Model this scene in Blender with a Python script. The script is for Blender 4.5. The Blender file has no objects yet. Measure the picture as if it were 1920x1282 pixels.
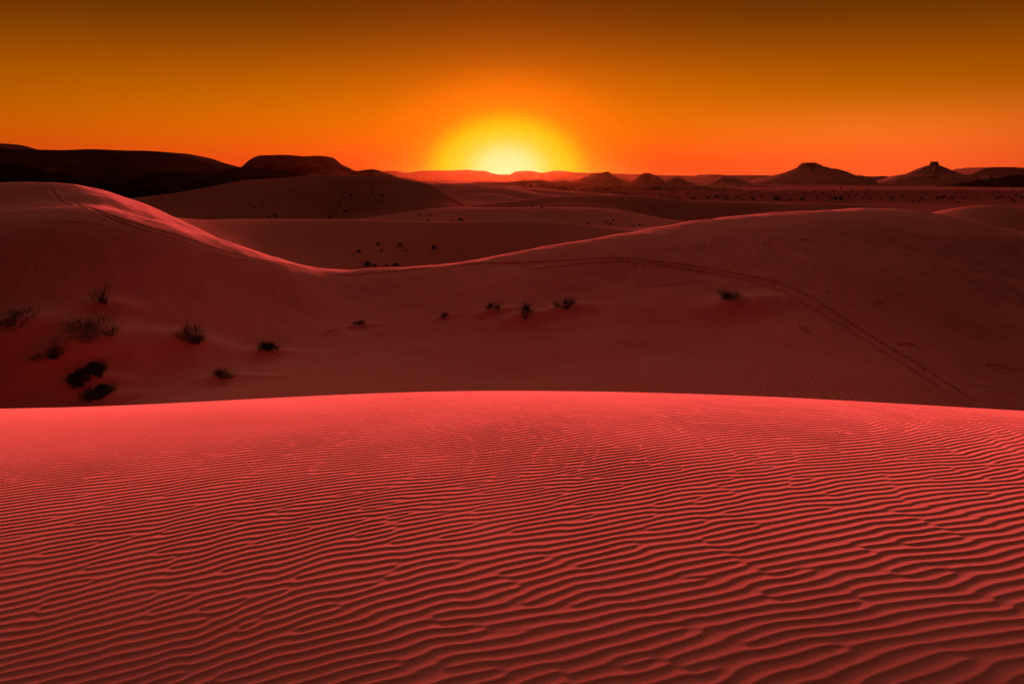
import bpy, math, random
import numpy as np

# ---------------------------------------------------------------- camera
F = 1280.0            # focal length in photograph pixels (1920 wide, 36 mm sensor -> 24 mm)
H0 = 335.0            # row of the true horizon
CZ = 20.0             # eye height above the far plain
scene = bpy.context.scene
cam_d = bpy.data.cameras.new("camera")
cam = bpy.data.objects.new("camera", cam_d)
scene.collection.objects.link(cam)
cam.location = (0, 0, CZ)
cam.rotation_euler = (math.radians(90), 0, 0)
cam_d.sensor_width = 36.0
cam_d.lens = 36.0 * F / 1920.0
cam_d.shift_y = -(641.0 - H0) / 1920.0
cam_d.clip_start = 0.05
cam_d.clip_end = 60000
scene.camera = cam

EXPO = 2.2
scene.view_settings.view_transform = 'Standard'
scene.view_settings.look = 'None'
scene.view_settings.exposure = EXPO
scene.view_settings.gamma = 1.0
scene.view_settings.use_curve_mapping = False
scene.cycles.use_denoising = True
scene.cycles.max_bounces = 6
scene.cycles.volume_bounces = 0

# ---------------------------------------------------------------- sun and sky
SUN_EL = math.radians(2.0)
SUN_AZ = math.atan2(-10.0, F)                 # a hair left of +Y
sd = bpy.data.lights.new("sun", 'SUN')
sd.energy = 5.0
sd.angle = math.radians(12.0)
sd.color = (1.0, 0.190, 0.192)
sun = bpy.data.objects.new("sun", sd)
scene.collection.objects.link(sun)
sun.rotation_euler = (math.radians(90) - SUN_EL + math.radians(180) * 0, 0, 0)
# light travels along -Z of the lamp: aim it from the sun (ahead, low) towards the camera
from mathutils import Vector
sdir = Vector((math.sin(SUN_AZ) * math.cos(SUN_EL), math.cos(SUN_AZ) * math.cos(SUN_EL), math.sin(SUN_EL)))
sun.rotation_euler = sdir.to_track_quat('Z', 'Y').to_euler()


def lin(c):
    out = []
    for v in c:
        v = v / 255.0
        out.append(v / 12.92 if v <= 0.04045 else ((v + 0.055) / 1.055) ** 2.4)
    return tuple(out)


world = bpy.data.worlds.new("World")
scene.world = world
world.use_nodes = True
wt = world.node_tree
wt.nodes.clear()


class NT:
    """small node-graph helper"""
    def __init__(self, tree):
        self.t = tree

    def node(self, typ, **kw):
        n = self.t.nodes.new(typ)
        for k, v in kw.items():
            setattr(n, k, v)
        return n

    def put(self, sock, v):
        if isinstance(v, bpy.types.NodeSocket):
            self.t.links.new(v, sock)
        else:
            sock.default_value = v

    def math(self, op, a, b=0.0, c=0.0, clamp=False):
        n = self.node('ShaderNodeMath', operation=op, use_clamp=clamp)
        self.put(n.inputs[0], a); self.put(n.inputs[1], b); self.put(n.inputs[2], c)
        return n.outputs[0]

    def ramp(self, fac, stops, interp='LINEAR'):
        n = self.node('ShaderNodeValToRGB')
        r = n.color_ramp
        r.interpolation = interp
        while len(r.elements) < len(stops):
            r.elements.new(0.5)
        for e, (p, c) in zip(r.elements, stops):
            e.position = p
            e.color = (*c, 1.0) if not isinstance(c, float) else (c, c, c, 1)
        self.put(n.inputs[0], fac)
        return n.outputs[0]

    def mix(self, op, fac, a, b):
        n = self.node('ShaderNodeMix', data_type='RGBA', blend_type=op)
        n.clamp_result = False
        self.put(n.inputs[0], fac); self.put(n.inputs[6], a); self.put(n.inputs[7], b)
        return n.outputs[2]


w = NT(wt)
tc = w.node('ShaderNodeTexCoord')
sep = w.node('ShaderNodeSeparateXYZ')
wt.links.new(tc.outputs['Generated'], sep.inputs[0])
dx, dy, dz = sep.outputs
el = w.math('MAXIMUM', dz, 0.0)
# elevation gradient (sin of elevation, 0 .. 1)
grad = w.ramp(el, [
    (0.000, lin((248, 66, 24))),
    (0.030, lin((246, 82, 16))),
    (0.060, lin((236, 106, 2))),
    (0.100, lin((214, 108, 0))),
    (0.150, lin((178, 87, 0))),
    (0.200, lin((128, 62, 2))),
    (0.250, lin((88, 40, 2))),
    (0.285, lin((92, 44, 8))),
    (0.350, lin((250, 176, 118))),  # bright band out of view, added as fill light for the dunes
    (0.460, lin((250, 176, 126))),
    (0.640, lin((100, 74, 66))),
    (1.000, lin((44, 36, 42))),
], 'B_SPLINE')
# angle from the sun in azimuth
hl = w.math('SQRT', w.math('ADD', w.math('MULTIPLY', dx, dx), w.math('MULTIPLY', dy, dy)))
caz = w.math('DIVIDE', w.math('ADD', w.math('MULTIPLY', dx, math.sin(SUN_AZ)), w.math('MULTIPLY', dy, math.cos(SUN_AZ))),
             w.math('MAXIMUM', hl, 0.001))
azf = w.ramp(w.math('MULTIPLY_ADD', caz, 0.5, 0.5), [
    (0.0, (0.04, 0.04, 0.07)), (0.5, (0.07, 0.07, 0.10)), (0.86, (0.60, 0.60, 0.70)), (0.955, (0.84, 0.86, 1.0)), (1.0, (1.0, 1.0, 1.0))])
sky_c = w.mix('MULTIPLY', 1.0, grad, azf)
# right hand side of the horizon is a little pinker
# glow round the sun: wide orange, then yellow disc, then pale core
gx = w.math('SUBTRACT', dx, math.sin(SUN_AZ))
gz = w.math('MULTIPLY', w.math('SUBTRACT', dz, 0.012), 1.38)
front = w.math('GREATER_THAN', dy, 0.0)
q = w.math('SQRT', w.math('ADD', w.math('MULTIPLY', gx, gx), w.math('MULTIPLY', gz, gz)))
qn = w.math('DIVIDE', q, 0.355, clamp=True)
wide_f = w.ramp(qn, [(0.0, 1.0), (0.25, 0.9), (0.36, 0.5), (0.46, 0.2), (0.62, 0.0)], 'B_SPLINE')
wide = w.mix('MIX', w.math('MULTIPLY', wide_f, front), sky_c, (*lin((244, 122, 0)), 1))
glow_c = w.ramp(qn, [
    (0.00, lin((255, 230, 160))),
    (0.10, lin((255, 224, 140))),
    (0.14, lin((255, 214, 100))),
    (0.19, lin((255, 200, 48))),
    (0.25, lin((255, 190, 6))),
    (0.30, lin((255, 168, 0))),
    (0.36, lin((255, 132, 0))),
    (0.45, lin((246, 116, 0)))])
glow_f = w.ramp(qn, [(0.0, 1.0), (0.27, 1.0), (0.33, 0.70), (0.44, 0.28), (0.6, 0.0)])
col = w.mix('MIX', w.math('MULTIPLY', glow_f, front), wide, glow_c)
# the horizon to the right is rosier and brighter
rose = w.math('MULTIPLY', w.ramp(dx, [(0.15, 0.0), (0.5, 1.0), (0.75, 0.3), (1.0, 0.0)], 'EASE'),
              w.math('MULTIPLY', w.ramp(dz, [(0.0, 1.0), (0.04, 1.0), (0.13, 0.0)], 'EASE'), front))
col = w.mix('ADD', rose, col, (0.26, 0.05, 0.012, 1))
# added fill light: made-up bright sky patch above the frame, lifts the dunes
fill_lobe = w.math('MULTIPLY', w.ramp(dz, [(0.28, 0.0), (0.38, 1.0), (0.55, 1.0), (0.75, 0.0)], 'EASE'),
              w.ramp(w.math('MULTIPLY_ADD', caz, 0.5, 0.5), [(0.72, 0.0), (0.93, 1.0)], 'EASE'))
col = w.mix('ADD', fill_lobe, col, (0.66, 0.25, 0.19, 1))
nish = w.node('ShaderNodeTexSky')
nish.sky_type = 'NISHITA'
nish.sun_disc = False
nish.sun_elevation = SUN_EL
nish.sun_rotation = SUN_AZ
nish.dust_density = 4.0
bg1 = w.node('ShaderNodeBackground')
w.put(bg1.inputs[0], w.mix('MULTIPLY', 1.0, nish.outputs[0], (0.15, 0.035, 0.004, 1)))
bg1.inputs[1].default_value = 0.05 / 4
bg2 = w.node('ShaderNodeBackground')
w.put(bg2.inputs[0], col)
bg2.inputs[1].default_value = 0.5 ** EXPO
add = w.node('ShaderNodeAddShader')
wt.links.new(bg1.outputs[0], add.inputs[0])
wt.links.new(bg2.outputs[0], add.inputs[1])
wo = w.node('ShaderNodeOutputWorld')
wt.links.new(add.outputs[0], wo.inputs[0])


# ---------------------------------------------------------------- materials
def new_mat(name):
    m = bpy.data.materials.new(name)
    m.use_nodes = True
    m.node_tree.nodes.clear()
    n = NT(m.node_tree)
    out = n.node('ShaderNodeOutputMaterial')
    b = n.node('ShaderNodeBsdfPrincipled')
    m.node_tree.links.new(b.outputs[0], out.inputs[0])
    return m, n, b


def noise(n, vec, scale, detail=3.0, rough=0.5):
    k = n.node('ShaderNodeTexNoise')
    n.t.links.new(vec, k.inputs['Vector'])
    k.inputs['Scale'].default_value = scale
    k.inputs['Detail'].default_value = detail
    k.inputs['Roughness'].default_value = rough
    return k.outputs['Fac']


def sand_mat(name, c1, c2, grain_scale, grain_bump, big_scale, sparkle=False, fine=None):
    m, n, b = new_mat(name)
    co = n.node('ShaderNodeTexCoord').outputs['Object']
    f = noise(n, co, big_scale, 4.0)
    f2 = noise(n, co, grain_scale, 2.0, 0.7)
    c = n.ramp(f, [(0.3, c1), (0.7, c2)])
    c = n.mix('MULTIPLY', 1.0, c, n.ramp(f2, [(0.25, 0.86), (0.75, 1.12)]))
    n.put(b.inputs['Base Color'], c)
    b.inputs['Roughness'].default_value = 0.85
    b.inputs['Specular IOR Level'].default_value = 0.0
    h = n.math('MULTIPLY', f2, grain_bump)
    if fine:
        wv = n.node('ShaderNodeTexWave', wave_type='BANDS', bands_direction='X')
        mp = n.node('ShaderNodeMapping')
        mp.inputs['Rotation'].default_value = (0, 0, math.radians(fine[2]))
        n.t.links.new(co, mp.inputs[0])
        n.t.links.new(mp.outputs[0], wv.inputs['Vector'])
        wv.inputs['Scale'].default_value = fine[0]
        wv.inputs['Distortion'].default_value = 5.0
        wv.inputs['Detail'].default_value = 2.0
        wv.inputs['Detail Scale'].default_value = 0.35
        sx = n.node('ShaderNodeSeparateXYZ')
        n.t.links.new(co, sx.inputs[0])
        mask = n.ramp(noise(n, co, 0.06, 2.0), [(0.4, 0.15), (0.62, 1.0)])
        mask = n.math('MULTIPLY', mask, n.math('MULTIPLY_ADD', sx.outputs[0], 0.09, 0.1, clamp=True))
        h = n.math('ADD', h, n.math('MULTIPLY', n.math('MULTIPLY', wv.outputs['Fac'], mask), fine[1]))
        h = n.math('ADD', h, n.math('MULTIPLY', noise(n, co, 0.9, 5.0), 0.12))
    bp = n.node('ShaderNodeBump')
    bp.inputs['Strength'].default_value = 1.0
    bp.inputs['Distance'].default_value = 1.0
    n.put(bp.inputs['Height'], h)
    n.t.links.new(bp.outputs[0], b.inputs['Normal'])
    return m


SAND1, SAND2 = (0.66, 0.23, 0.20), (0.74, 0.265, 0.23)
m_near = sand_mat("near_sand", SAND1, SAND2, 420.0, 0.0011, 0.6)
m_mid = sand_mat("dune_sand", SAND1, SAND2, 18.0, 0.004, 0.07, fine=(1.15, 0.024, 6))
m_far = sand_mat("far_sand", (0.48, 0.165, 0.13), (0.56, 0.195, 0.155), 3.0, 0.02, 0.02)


m_shaded = sand_mat("shaded_dune_sand", (0.30, 0.10, 0.075), (0.40, 0.135, 0.10), 3.0, 0.02, 0.03)  # dune sand darkened: shade of the camera-facing slopes put into the colour


def rock_mat(name, c1, c2, scale):
    m, n, b = new_mat(name)
    co = n.node('ShaderNodeTexCoord').outputs['Object']
    mp = n.node('ShaderNodeMapping')
    mp.inputs['Scale'].default_value = (1, 1, 5)
    n.t.links.new(co, mp.inputs[0])
    f = noise(n, mp.outputs[0], scale, 6.0, 0.65)
    n.put(b.inputs['Base Color'], n.ramp(f, [(0.3, c1), (0.7, c2)]))
    b.inputs['Roughness'].default_value = 0.95
    b.inputs['Specular IOR Level'].default_value = 0.0
    bp = n.node('ShaderNodeBump')
    bp.inputs['Distance'].default_value = 6.0
    n.put(bp.inputs['Height'], f)
    n.t.links.new(bp.outputs[0], b.inputs['Normal'])
    return m


m_rock = rock_mat("red_rock", (0.30, 0.11, 0.08), (0.46, 0.17, 0.12), 0.02)
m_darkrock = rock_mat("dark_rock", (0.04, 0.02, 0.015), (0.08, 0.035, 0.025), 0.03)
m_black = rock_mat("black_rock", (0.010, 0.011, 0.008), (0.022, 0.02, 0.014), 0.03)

m_plain, n, b = new_mat("plain_gravel")
co = n.node('ShaderNodeTexCoord').outputs['Object']
sp = n.node('ShaderNodeSeparateXYZ')
n.t.links.new(co, sp.inputs[0])
mp = n.node('ShaderNodeMapping')
mp.inputs['Scale'].default_value = (0.35, 1, 1)
n.t.links.new(co, mp.inputs[0])
nz = noise(n, mp.outputs[0], 0.006, 5.0, 0.6)
yy = n.math('ADD', sp.outputs[1], n.math('MULTIPLY', n.math('SUBTRACT', nz, 0.5), 500.0))
band = n.ramp(n.math('DIVIDE', yy, 3000.0, clamp=True),
              [(0.16, 0.75), (0.20, 0.45), (0.34, 0.42), (0.40, 0.85), (0.52, 1.0), (0.6, 0.7), (1.0, 1.0)])
pc = n.mix('MIX', nz, (0.20, 0.075, 0.055, 1), (0.30, 0.11, 0.08, 1))
pc = n.mix('MULTIPLY', 1.0, pc, band)
n.put(b.inputs['Base Color'], pc)
b.inputs['Roughness'].default_value = 0.95
b.inputs['Specular IOR Level'].default_value = 0.0


def leaf_mat(name, c1, c2):
    m, n, b = new_mat(name)
    info = n.node('ShaderNodeObjectInfo').outputs['Random']
    co = n.node('ShaderNodeTexCoord').outputs['Object']
    f = noise(n, co, 6.0, 2.0)
    f = n.math('ADD', n.math('MULTIPLY', f, 0.7), n.math('MULTIPLY', info, 0.3))
    n.put(b.inputs['Base Color'], n.ramp(f, [(0.2, c1), (0.8, c2)]))
    b.inputs['Roughness'].default_value = 0.8
    b.inputs['Specular IOR Level'].default_value = 0.1
    return m


m_grass = leaf_mat("dry_grass", (0.045, 0.04, 0.018), (0.10, 0.075, 0.035))
m_bush = leaf_mat("bush_leaves", (0.03, 0.032, 0.014), (0.06, 0.06, 0.025))
m_bark = leaf_mat("bark", (0.05, 0.03, 0.02), (0.09, 0.055, 0.035))


# ---------------------------------------------------------------- mesh helpers
def link(o):
    scene.collection.objects.link(o)
    return o


def mesh_from(name, V, FQ, mat, smooth=True):
    """V (n,3), FQ (m,4) or (m,3)"""
    V = np.ascontiguousarray(V, dtype=np.float32)
    FQ = np.ascontiguousarray(FQ, dtype=np.int32)
    k = FQ.shape[1]
    me = bpy.data.meshes.new(name)
    me.vertices.add(len(V))
    me.vertices.foreach_set('co', V.ravel())
    me.loops.add(FQ.size)
    me.loops.foreach_set('vertex_index', FQ.ravel())
    me.polygons.add(len(FQ))
    me.polygons.foreach_set('loop_start', np.arange(0, FQ.size, k, dtype=np.int32))
    me.polygons.foreach_set('use_smooth', np.full(len(FQ), smooth, dtype=bool))
    me.materials.append(mat)
    me.update(calc_edges=True)
    return me


def grid_obj(name, X, Y, Z, mat):
    r, c = X.shape
    V = np.stack([X.ravel(), Y.ravel(), Z.ravel()], 1)
    i = np.arange(r * c).reshape(r, c)
    Q = np.stack([i[:-1, :-1], i[:-1, 1:], i[1:, 1:], i[1:, :-1]], -1).reshape(-1, 4)
    return link(bpy.data.objects.new(name, mesh_from(name, V, Q, mat)))


def tag(o, label, cat=None, group=None, kind=None):
    o['label'] = label
    if cat: o['category'] = cat
    if group: o['group'] = group
    if kind: o['kind'] = kind
    return o


def waves(seed, lam_min, lam_max, n=22):
    """smooth 2-D undulation made of random plane waves, unit variance"""
    r = np.random.RandomState(seed)
    lam = np.exp(r.uniform(np.log(lam_min), np.log(lam_max), n))
    th = r.uniform(0, 2 * np.pi, n)
    ph = r.uniform(0, 2 * np.pi, n)
    amp = lam / lam.max()
    amp /= np.sqrt((amp ** 2).sum() / 2)

    def f(x, y):
        s = 0
        for a, l, t, p in zip(amp, lam, th, ph):
            s = s + a * np.sin(2 * np.pi / l * (x * np.cos(t) + y * np.sin(t)) + p)
        return s
    return f


def smooth_interp(cols, pts, idx, sigma):
    """gaussian-smoothed piecewise-linear interpolation of pts[:,idx] over columns"""
    p = np.array([q[0] for q in pts], float)
    v = np.array([q[idx] for q in pts], float)
    fine = np.arange(p[0] - 4 * sigma, p[-1] + 4 * sigma + 1, max(0.2, sigma / 4))
    step = fine[1] - fine[0]
    vals = np.interp(fine, p, v)
    if sigma > 0:
        k = np.arange(-int(3 * sigma / step) - 1, int(3 * sigma / step) + 2)
        g = np.exp(-0.5 * (k * step / sigma) ** 2)
        g /= g.sum()
        vals = np.convolve(np.pad(vals, len(k) // 2, mode='edge'), g, mode='valid')
    return np.interp(cols, fine, vals)


def zrow(row, y):
    return CZ - (row - H0) / F * y


# ---------------------------------------------------------------- near dune with wind ripples
def crest_row(col):
    pts = [(-400, 772), (0, 766.5), (150, 764), (300, 757), (500, 746), (700, 737), (930, 732), (1200, 735), (1500, 745), (1920, 770), (2400, 800)]
    return smooth_interp(col, pts, 1, 60)


NH, NY0 = 1.72, 3.35


def lateral(x):
    """the dune rounds away to the left"""
    return 0.006 * np.minimum(x, 0.0) ** 2 + 0.002 * np.maximum(x, 0.0) ** 2


_ut = np.linspace(-1.3, 1.3, 131)
_yt = np.linspace(3.0, 16, 600)
_at = []
for _u in _ut:                                            # curvature that puts the crest where it is seen
    target = (crest_row(np.array([960 + F * _u]))[0] - H0) / F
    lo, hi = 0.0, 0.3
    for _ in range(40):
        mid_ = 0.5 * (lo + hi)
        v = ((NH + lateral(_u * _yt) + mid_ * (_yt - NY0) ** 2) / _yt).min()
        lo, hi = (mid_, hi) if v < target else (lo, mid_)
    _at.append(mid_)
_at = np.convolve(np.pad(np.array(_at), 4, mode='edge'), np.ones(9) / 9, 'valid')


def near_base(x, y):
    yq = np.maximum(y, 0.3)
    a = np.interp(x / np.maximum(yq, 2.0), _ut, _at)
    return CZ - (NH + lateral(x) + a * (yq - NY0) ** 2)


def ripple_field(seed, N, cell, lam, band, ang, theta0):
    r = np.random.RandomState(seed)
    nz = np.fft.fft2(r.randn(N, N))
    fx = np.fft.fftfreq(N, cell)
    FX, FY = np.meshgrid(fx, fx)
    rad = np.hypot(FX, FY) + 1e-9
    th = np.arctan2(FY, FX)
    k0 = 1.0 / lam
    t0 = math.pi / 2 + theta0
    d = np.angle(np.exp(1j * (th - t0)))
    filt = np.exp(-0.5 * ((rad - k0) / (band * k0)) ** 2) * np.exp(-0.5 * (d / ang) ** 2)
    A = np.fft.ifft2(nz * filt)
    A = A / np.sqrt((np.abs(A) ** 2).mean())
    wide = np.exp(-0.5 * ((rad - k0) / (1.7 * band * k0)) ** 2) * np.exp(-0.5 * (d / (1.25 * ang)) ** 2)
    for _ in range(2):                       # relax: fewer, cleaner forks
        A = A / (np.abs(A) + 0.25)
        A = np.fft.ifft2(np.fft.fft2(A) * wide)
        A = A / np.sqrt((np.abs(A) ** 2).mean())
    return A.astype(np.complex64)


def sample(Fd, cell, x, y):
    N = Fd.shape[0]
    gx = x / cell; gy = y / cell
    ix = np.floor(gx).astype(np.int64); iy = np.floor(gy).astype(np.int64)
    tx = (gx - ix).astype(np.float32); ty = (gy - iy).astype(np.float32)

    def wts(t):
        return (-0.5 * t + t * t - 0.5 * t ** 3, 1 - 2.5 * t * t + 1.5 * t ** 3,
                0.5 * t + 2 * t * t - 1.5 * t ** 3, -0.5 * t * t + 0.5 * t ** 3)
    wx, wy = wts(tx), wts(ty)
    out = 0
    for a in range(4):
        row = 0
        for b_ in range(4):
            row = row + wx[b_] * Fd[(iy + a - 1) % N, (ix + b_ - 1) % N]
        out = out + wy[a] * row
    return out


CELL = 0.0108
rip = ripple_field(11, 2048, CELL, 0.065, 0.125, 0.26, math.radians(17))
ycuts = np.concatenate([np.linspace(-3.0, 1.3, 40)[:-1], np.arange(1.3, 4.0, 0.0062), np.arange(4.0, 12.2, 0.0082), np.linspace(12.2, 27, 70)])
ucuts = np.concatenate([np.linspace(-2.3, -0.98, 120)[:-1], np.linspace(-0.98, 0.98, 1150), np.linspace(0.98, 2.3, 120)[1:]])
U, Y = np.meshgrid(ucuts, ycuts)
W = np.maximum(Y, -0.2) + 1.2
X = U * W
Z = near_base(X, Y)
wv = waves(5, 1.6, 7.0)
g = 1.0 - 0.024 * np.clip(X, -6, 6)
A = sample(rip, CELL, X + 20 + 0.25 * wv(Y, X), (1.05 * Y + 1.8 * (1 - np.exp(-np.maximum(Y, -1) / 2.2))) * g + 8 + 0.05 * wv(X, Y))
ph = np.angle(A)
am = np.minimum(np.abs(A) / 0.5, 1.0)
prof = np.sin(ph) + 0.34 * np.sin(2 * ph) + 0.10 * np.sin(3 * ph)
fade = 1.0 - 0.75 / (1 + np.exp(-((Y - 5.2) * 1.1 + (-X - 2.6) * 0.9)))
fade *= np.clip((9.3 - Y) / 4.0, 0.25, 1)
Z = Z + 0.00142 * prof * am ** 0.7 * fade * (1 + 0.10 * waves(17, 0.5, 2.0)(X, Y) * np.clip((6 - Y) / 2, 0, 1)) / np.maximum(g, 0.6)
Z = Z + 0.005 * waves(7, 3.0, 8.0)(X, Y) * np.clip(1.2 - Y / 12, 0.3, 1)
near = grid_obj("sand_dune", X, Y, Z, m_near)
tag(near, "smooth red dune in front covered in fine wind ripples", kind="structure")
del A, ph, am, prof, X, Y, Z, U, W, fade


# ---------------------------------------------------------------- middle dune (thin-plate surface through surveyed points)
def P(col, row, y):
    return ((col - 960) / F * y, y, zrow(row, y))


crest = [(-420, 420, 66), (-200, 372, 65), (0, 346, 64), (105, 344, 63), (200, 359, 61), (300, 398, 59), (400, 441, 57.5), (500, 476, 56.5), (600, 501, 56),
         (690, 504, 56), (800, 497, 56.5), (900, 483, 57.5), (1020, 461, 58.5), (1150, 440, 60.5), (1300, 414, 63.5), (1450, 398, 67),
         (1650, 390, 71), (1780, 404, 71), (1920, 436, 71), (2150, 505, 70), (2400, 560, 68)]
ctrl = [P(*c) for c in crest]
for (c, r, y) in crest:                                   # far side of the crest falls away
    zc = zrow(r, y)
    steep = 0.30
    if c > 620 or c < -100:
        ctrl.append(((c - 960) / F * y, y + 5, zc - 1.3))
    y2 = y + 16
    ctrl.append(((c - 960) / F * y, y2, zc - steep * 16))
    ctrl.append(((c - 960) / F * y, y2 + 20, zc - steep * 16 - 10))
front_pts = [
    (-300, 440, 48), (0, 431, 47), (150, 424, 47), (260, 428, 47.5), (340, 447, 48), (430, 478, 49), (530, 500, 50.5),
    (0, 382, 58.5), (120, 378, 58), (230, 396, 56),
    (-300, 560, 40.5), (0, 560, 40.5), (200, 548, 41.5), (380, 548, 43.8), (520, 548, 47),
    (0, 640, 37.3), (200, 630, 38.2), (380, 625, 40.3),
    (-200, 700, 35.8), (0, 700, 35.8), (170, 700, 35.6), (330, 685, 37), (480, 655, 40.5),
    (-200, 775, 34.3), (0, 768, 34.2), (170, 768, 33.2), (400, 750, 32),
    (640, 540, 51), (640, 600, 45.5), (640, 655, 41), (640, 700, 36.6), (640, 750, 32),
    (960, 510, 51.5), (960, 570, 46), (960, 640, 41), (960, 700, 36.3), (960, 750, 32),
    (1300, 455, 55), (1300, 520, 48.5), (1300, 590, 43.3), (1300, 665, 38.3), (1300, 745, 32.5),
    (1650, 440, 58), (1650, 510, 50), (1650, 590, 44), (1650, 680, 37.5), (1650, 760, 32.7),
    (1920, 500, 59), (1920, 590, 49.5), (1920, 690, 42), (1920, 785, 35.5),
    (2250, 600, 55), (2250, 700, 45), (2250, 820, 37.5),
    (0, 900, 25), (640, 900, 26), (1300, 900, 27), (1920, 930, 28)]
ctrl += [P(*c) for c in front_pts]
ctrl = np.array(ctrl)


def tps_fit(C, S=20.0, lam=2e-4):
    XY = C[:, :2] / S
    n_ = len(C)
    d2 = ((XY[:, None] - XY[None]) ** 2).sum(-1)
    K = 0.5 * d2 * np.log(d2 + 1e-12) + lam * np.eye(n_)
    Pm = np.c_[np.ones(n_), XY]
    M = np.zeros((n_ + 3, n_ + 3))
    M[:n_, :n_] = K; M[:n_, n_:] = Pm; M[n_:, :n_] = Pm.T
    sol = np.linalg.solve(M, np.r_[C[:, 2], 0, 0, 0])

    def f(x, y):
        x = np.asarray(x, float) / S; y = np.asarray(y, float) / S
        z = sol[n_] + sol[n_ + 1] * x + sol[n_ + 2] * y
        for (cx, cy), wt_ in zip(XY, sol[:n_]):
            d = (x - cx) ** 2 + (y - cy) ** 2
            z = z + wt_ * 0.5 * d * np.log(d + 1e-12)
        return z
    return f


for _it in range(4):                                      # settle the skyline of the dune onto the surveyed crest
    mid_z = tps_fit(ctrl)
    yv = np.linspace(45, 90, 400)
    for _i, (c, r, y) in enumerate(crest):
        uu = (c - 960) / F
        rows_v = H0 + F * (CZ - mid_z(uu * yv, yv)) / yv
        ctrl[_i, 2] -= 0.9 * (r - rows_v.min()) / F * y
mid_z = tps_fit(ctrl)


def hit(fz, col, row, y0, y1, n=1500):
    """first surface point met by the line through a photograph position"""
    u = (col - 960) / F
    y = np.linspace(y0, y1, n)
    s = fz(u * y, y) - zrow(row, y)
    k = np.where(s >= 0)[0]
    if len(k) == 0:
        k = [int(np.argmax(s))]
    yy_ = y[k[0]]
    return u * yy_, yy_, float(fz(np.array([u * yy_]), np.array([yy_]))[0])


yc = np.concatenate([np.arange(22, 30, 0.4), np.arange(30, 66, 0.085), np.arange(66, 74, 0.16), np.arange(74, 96, 0.5)])
uc = np.linspace(-0.96, 0.96, 1250)
U, Y = np.meshgrid(uc, yc)
X = U * Y
Z = mid_z(X, Y)
Z += 0.05 * waves(21, 5, 16)(X, Y) + 0.018 * waves(22, 1.5, 5)(X, Y)

tracks = [  # polylines in photograph positions, half width, depth
    ([(610, 513), (720, 512), (820, 504), (900, 497), (1000, 491), (1100, 487), (1180, 487), (1260, 494), (1340, 505), (1400, 516), (1460, 532), (1510, 552), (1560, 582),
      (1610, 612), (1650, 640), (1700, 668), (1760, 708), (1800, 738), (1845, 768)], 0.11, 0.075),
    ([(980, 507), (1080, 497), (1150, 492.5), (1240, 498), (1330, 511), (1400, 524), (1440, 537), (1480, 557), (1530, 585), (1590, 615), (1640, 648), (1675, 672), (1730, 708), (1790, 748)], 0.11, 0.06),
    ([(92, 350), (100, 366), (130, 384), (200, 409), (250, 430), (330, 453), (370, 469), (400, 477)], 0.12, 0.09),
    ([(137, 376), (180, 396), (240, 418), (300, 434), (370, 455), (430, 475), (500, 491), (590, 504)], 0.10, 0.10),
    ([(60, 424), (110, 419), (200, 424)], 0.10, 0.04),
    ([(0, 410), (40, 402), (90, 392)], 0.09, 0.03),
    ([(350, 468), (400, 481), (470, 494), (560, 505)], 0.09, 0.05),
    ([(1885, 530), (1900, 546), (1930, 570), (1990, 610)], 0.11, 0.07),
    ([(1190, 540), (1230, 534), (1290, 528), (1345, 525)], 0.08, 0.05),
    ([(605, 628), (622, 622), (640, 616)], 0.10, 0.07),
    ([(240, 519), (300, 517)], 0.08, 0.03),
]
rnd = random.Random(4)
for k in range(42):                                      # short wind scarps and hoof marks beside the track
    if k < 22:
        c = rnd.uniform(1430, 1915); r = rnd.uniform(560, 745); L = rnd.uniform(5, 20)
        tracks.append(([(c - L, r + rnd.uniform(-1, 1)), (c, r - 0.6), (c + L, r + rnd.uniform(-1, 1))], rnd.uniform(0.07, 0.11), rnd.uniform(0.03, 0.06)))
    elif k < 34:
        c = rnd.uniform(300, 560); r = rnd.uniform(540, 610); L = rnd.uniform(5, 16)
        tracks.append(([(c - L, r + L * 0.3), (c + L, r - L * 0.3)], 0.08, rnd.uniform(0.02, 0.05)))
    else:
        c = rnd.uniform(800, 1150); r = rnd.uniform(535, 600); L = rnd.uniform(5, 14)
        tracks.append(([(c - L, r + L * 0.1), (c + L, r - L * 0.15)], 0.08, rnd.uniform(0.03, 0.05)))
marks = [(1505, 617, 12), (1515, 624, 10), (1510, 453, 9), (1440, 461, 8), (1700, 645, 16), (1715, 648, 9), (1870, 688, 22), (1885, 693, 16), (1550, 550, 7), (1655, 569, 8)]
for c, r, L in marks:
    tracks.append(([(c - L, r), (c, r - 1), (c + L, r)], 0.13, 0.10))
wob = waves(31, 0.25, 0.8, 14)
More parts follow.
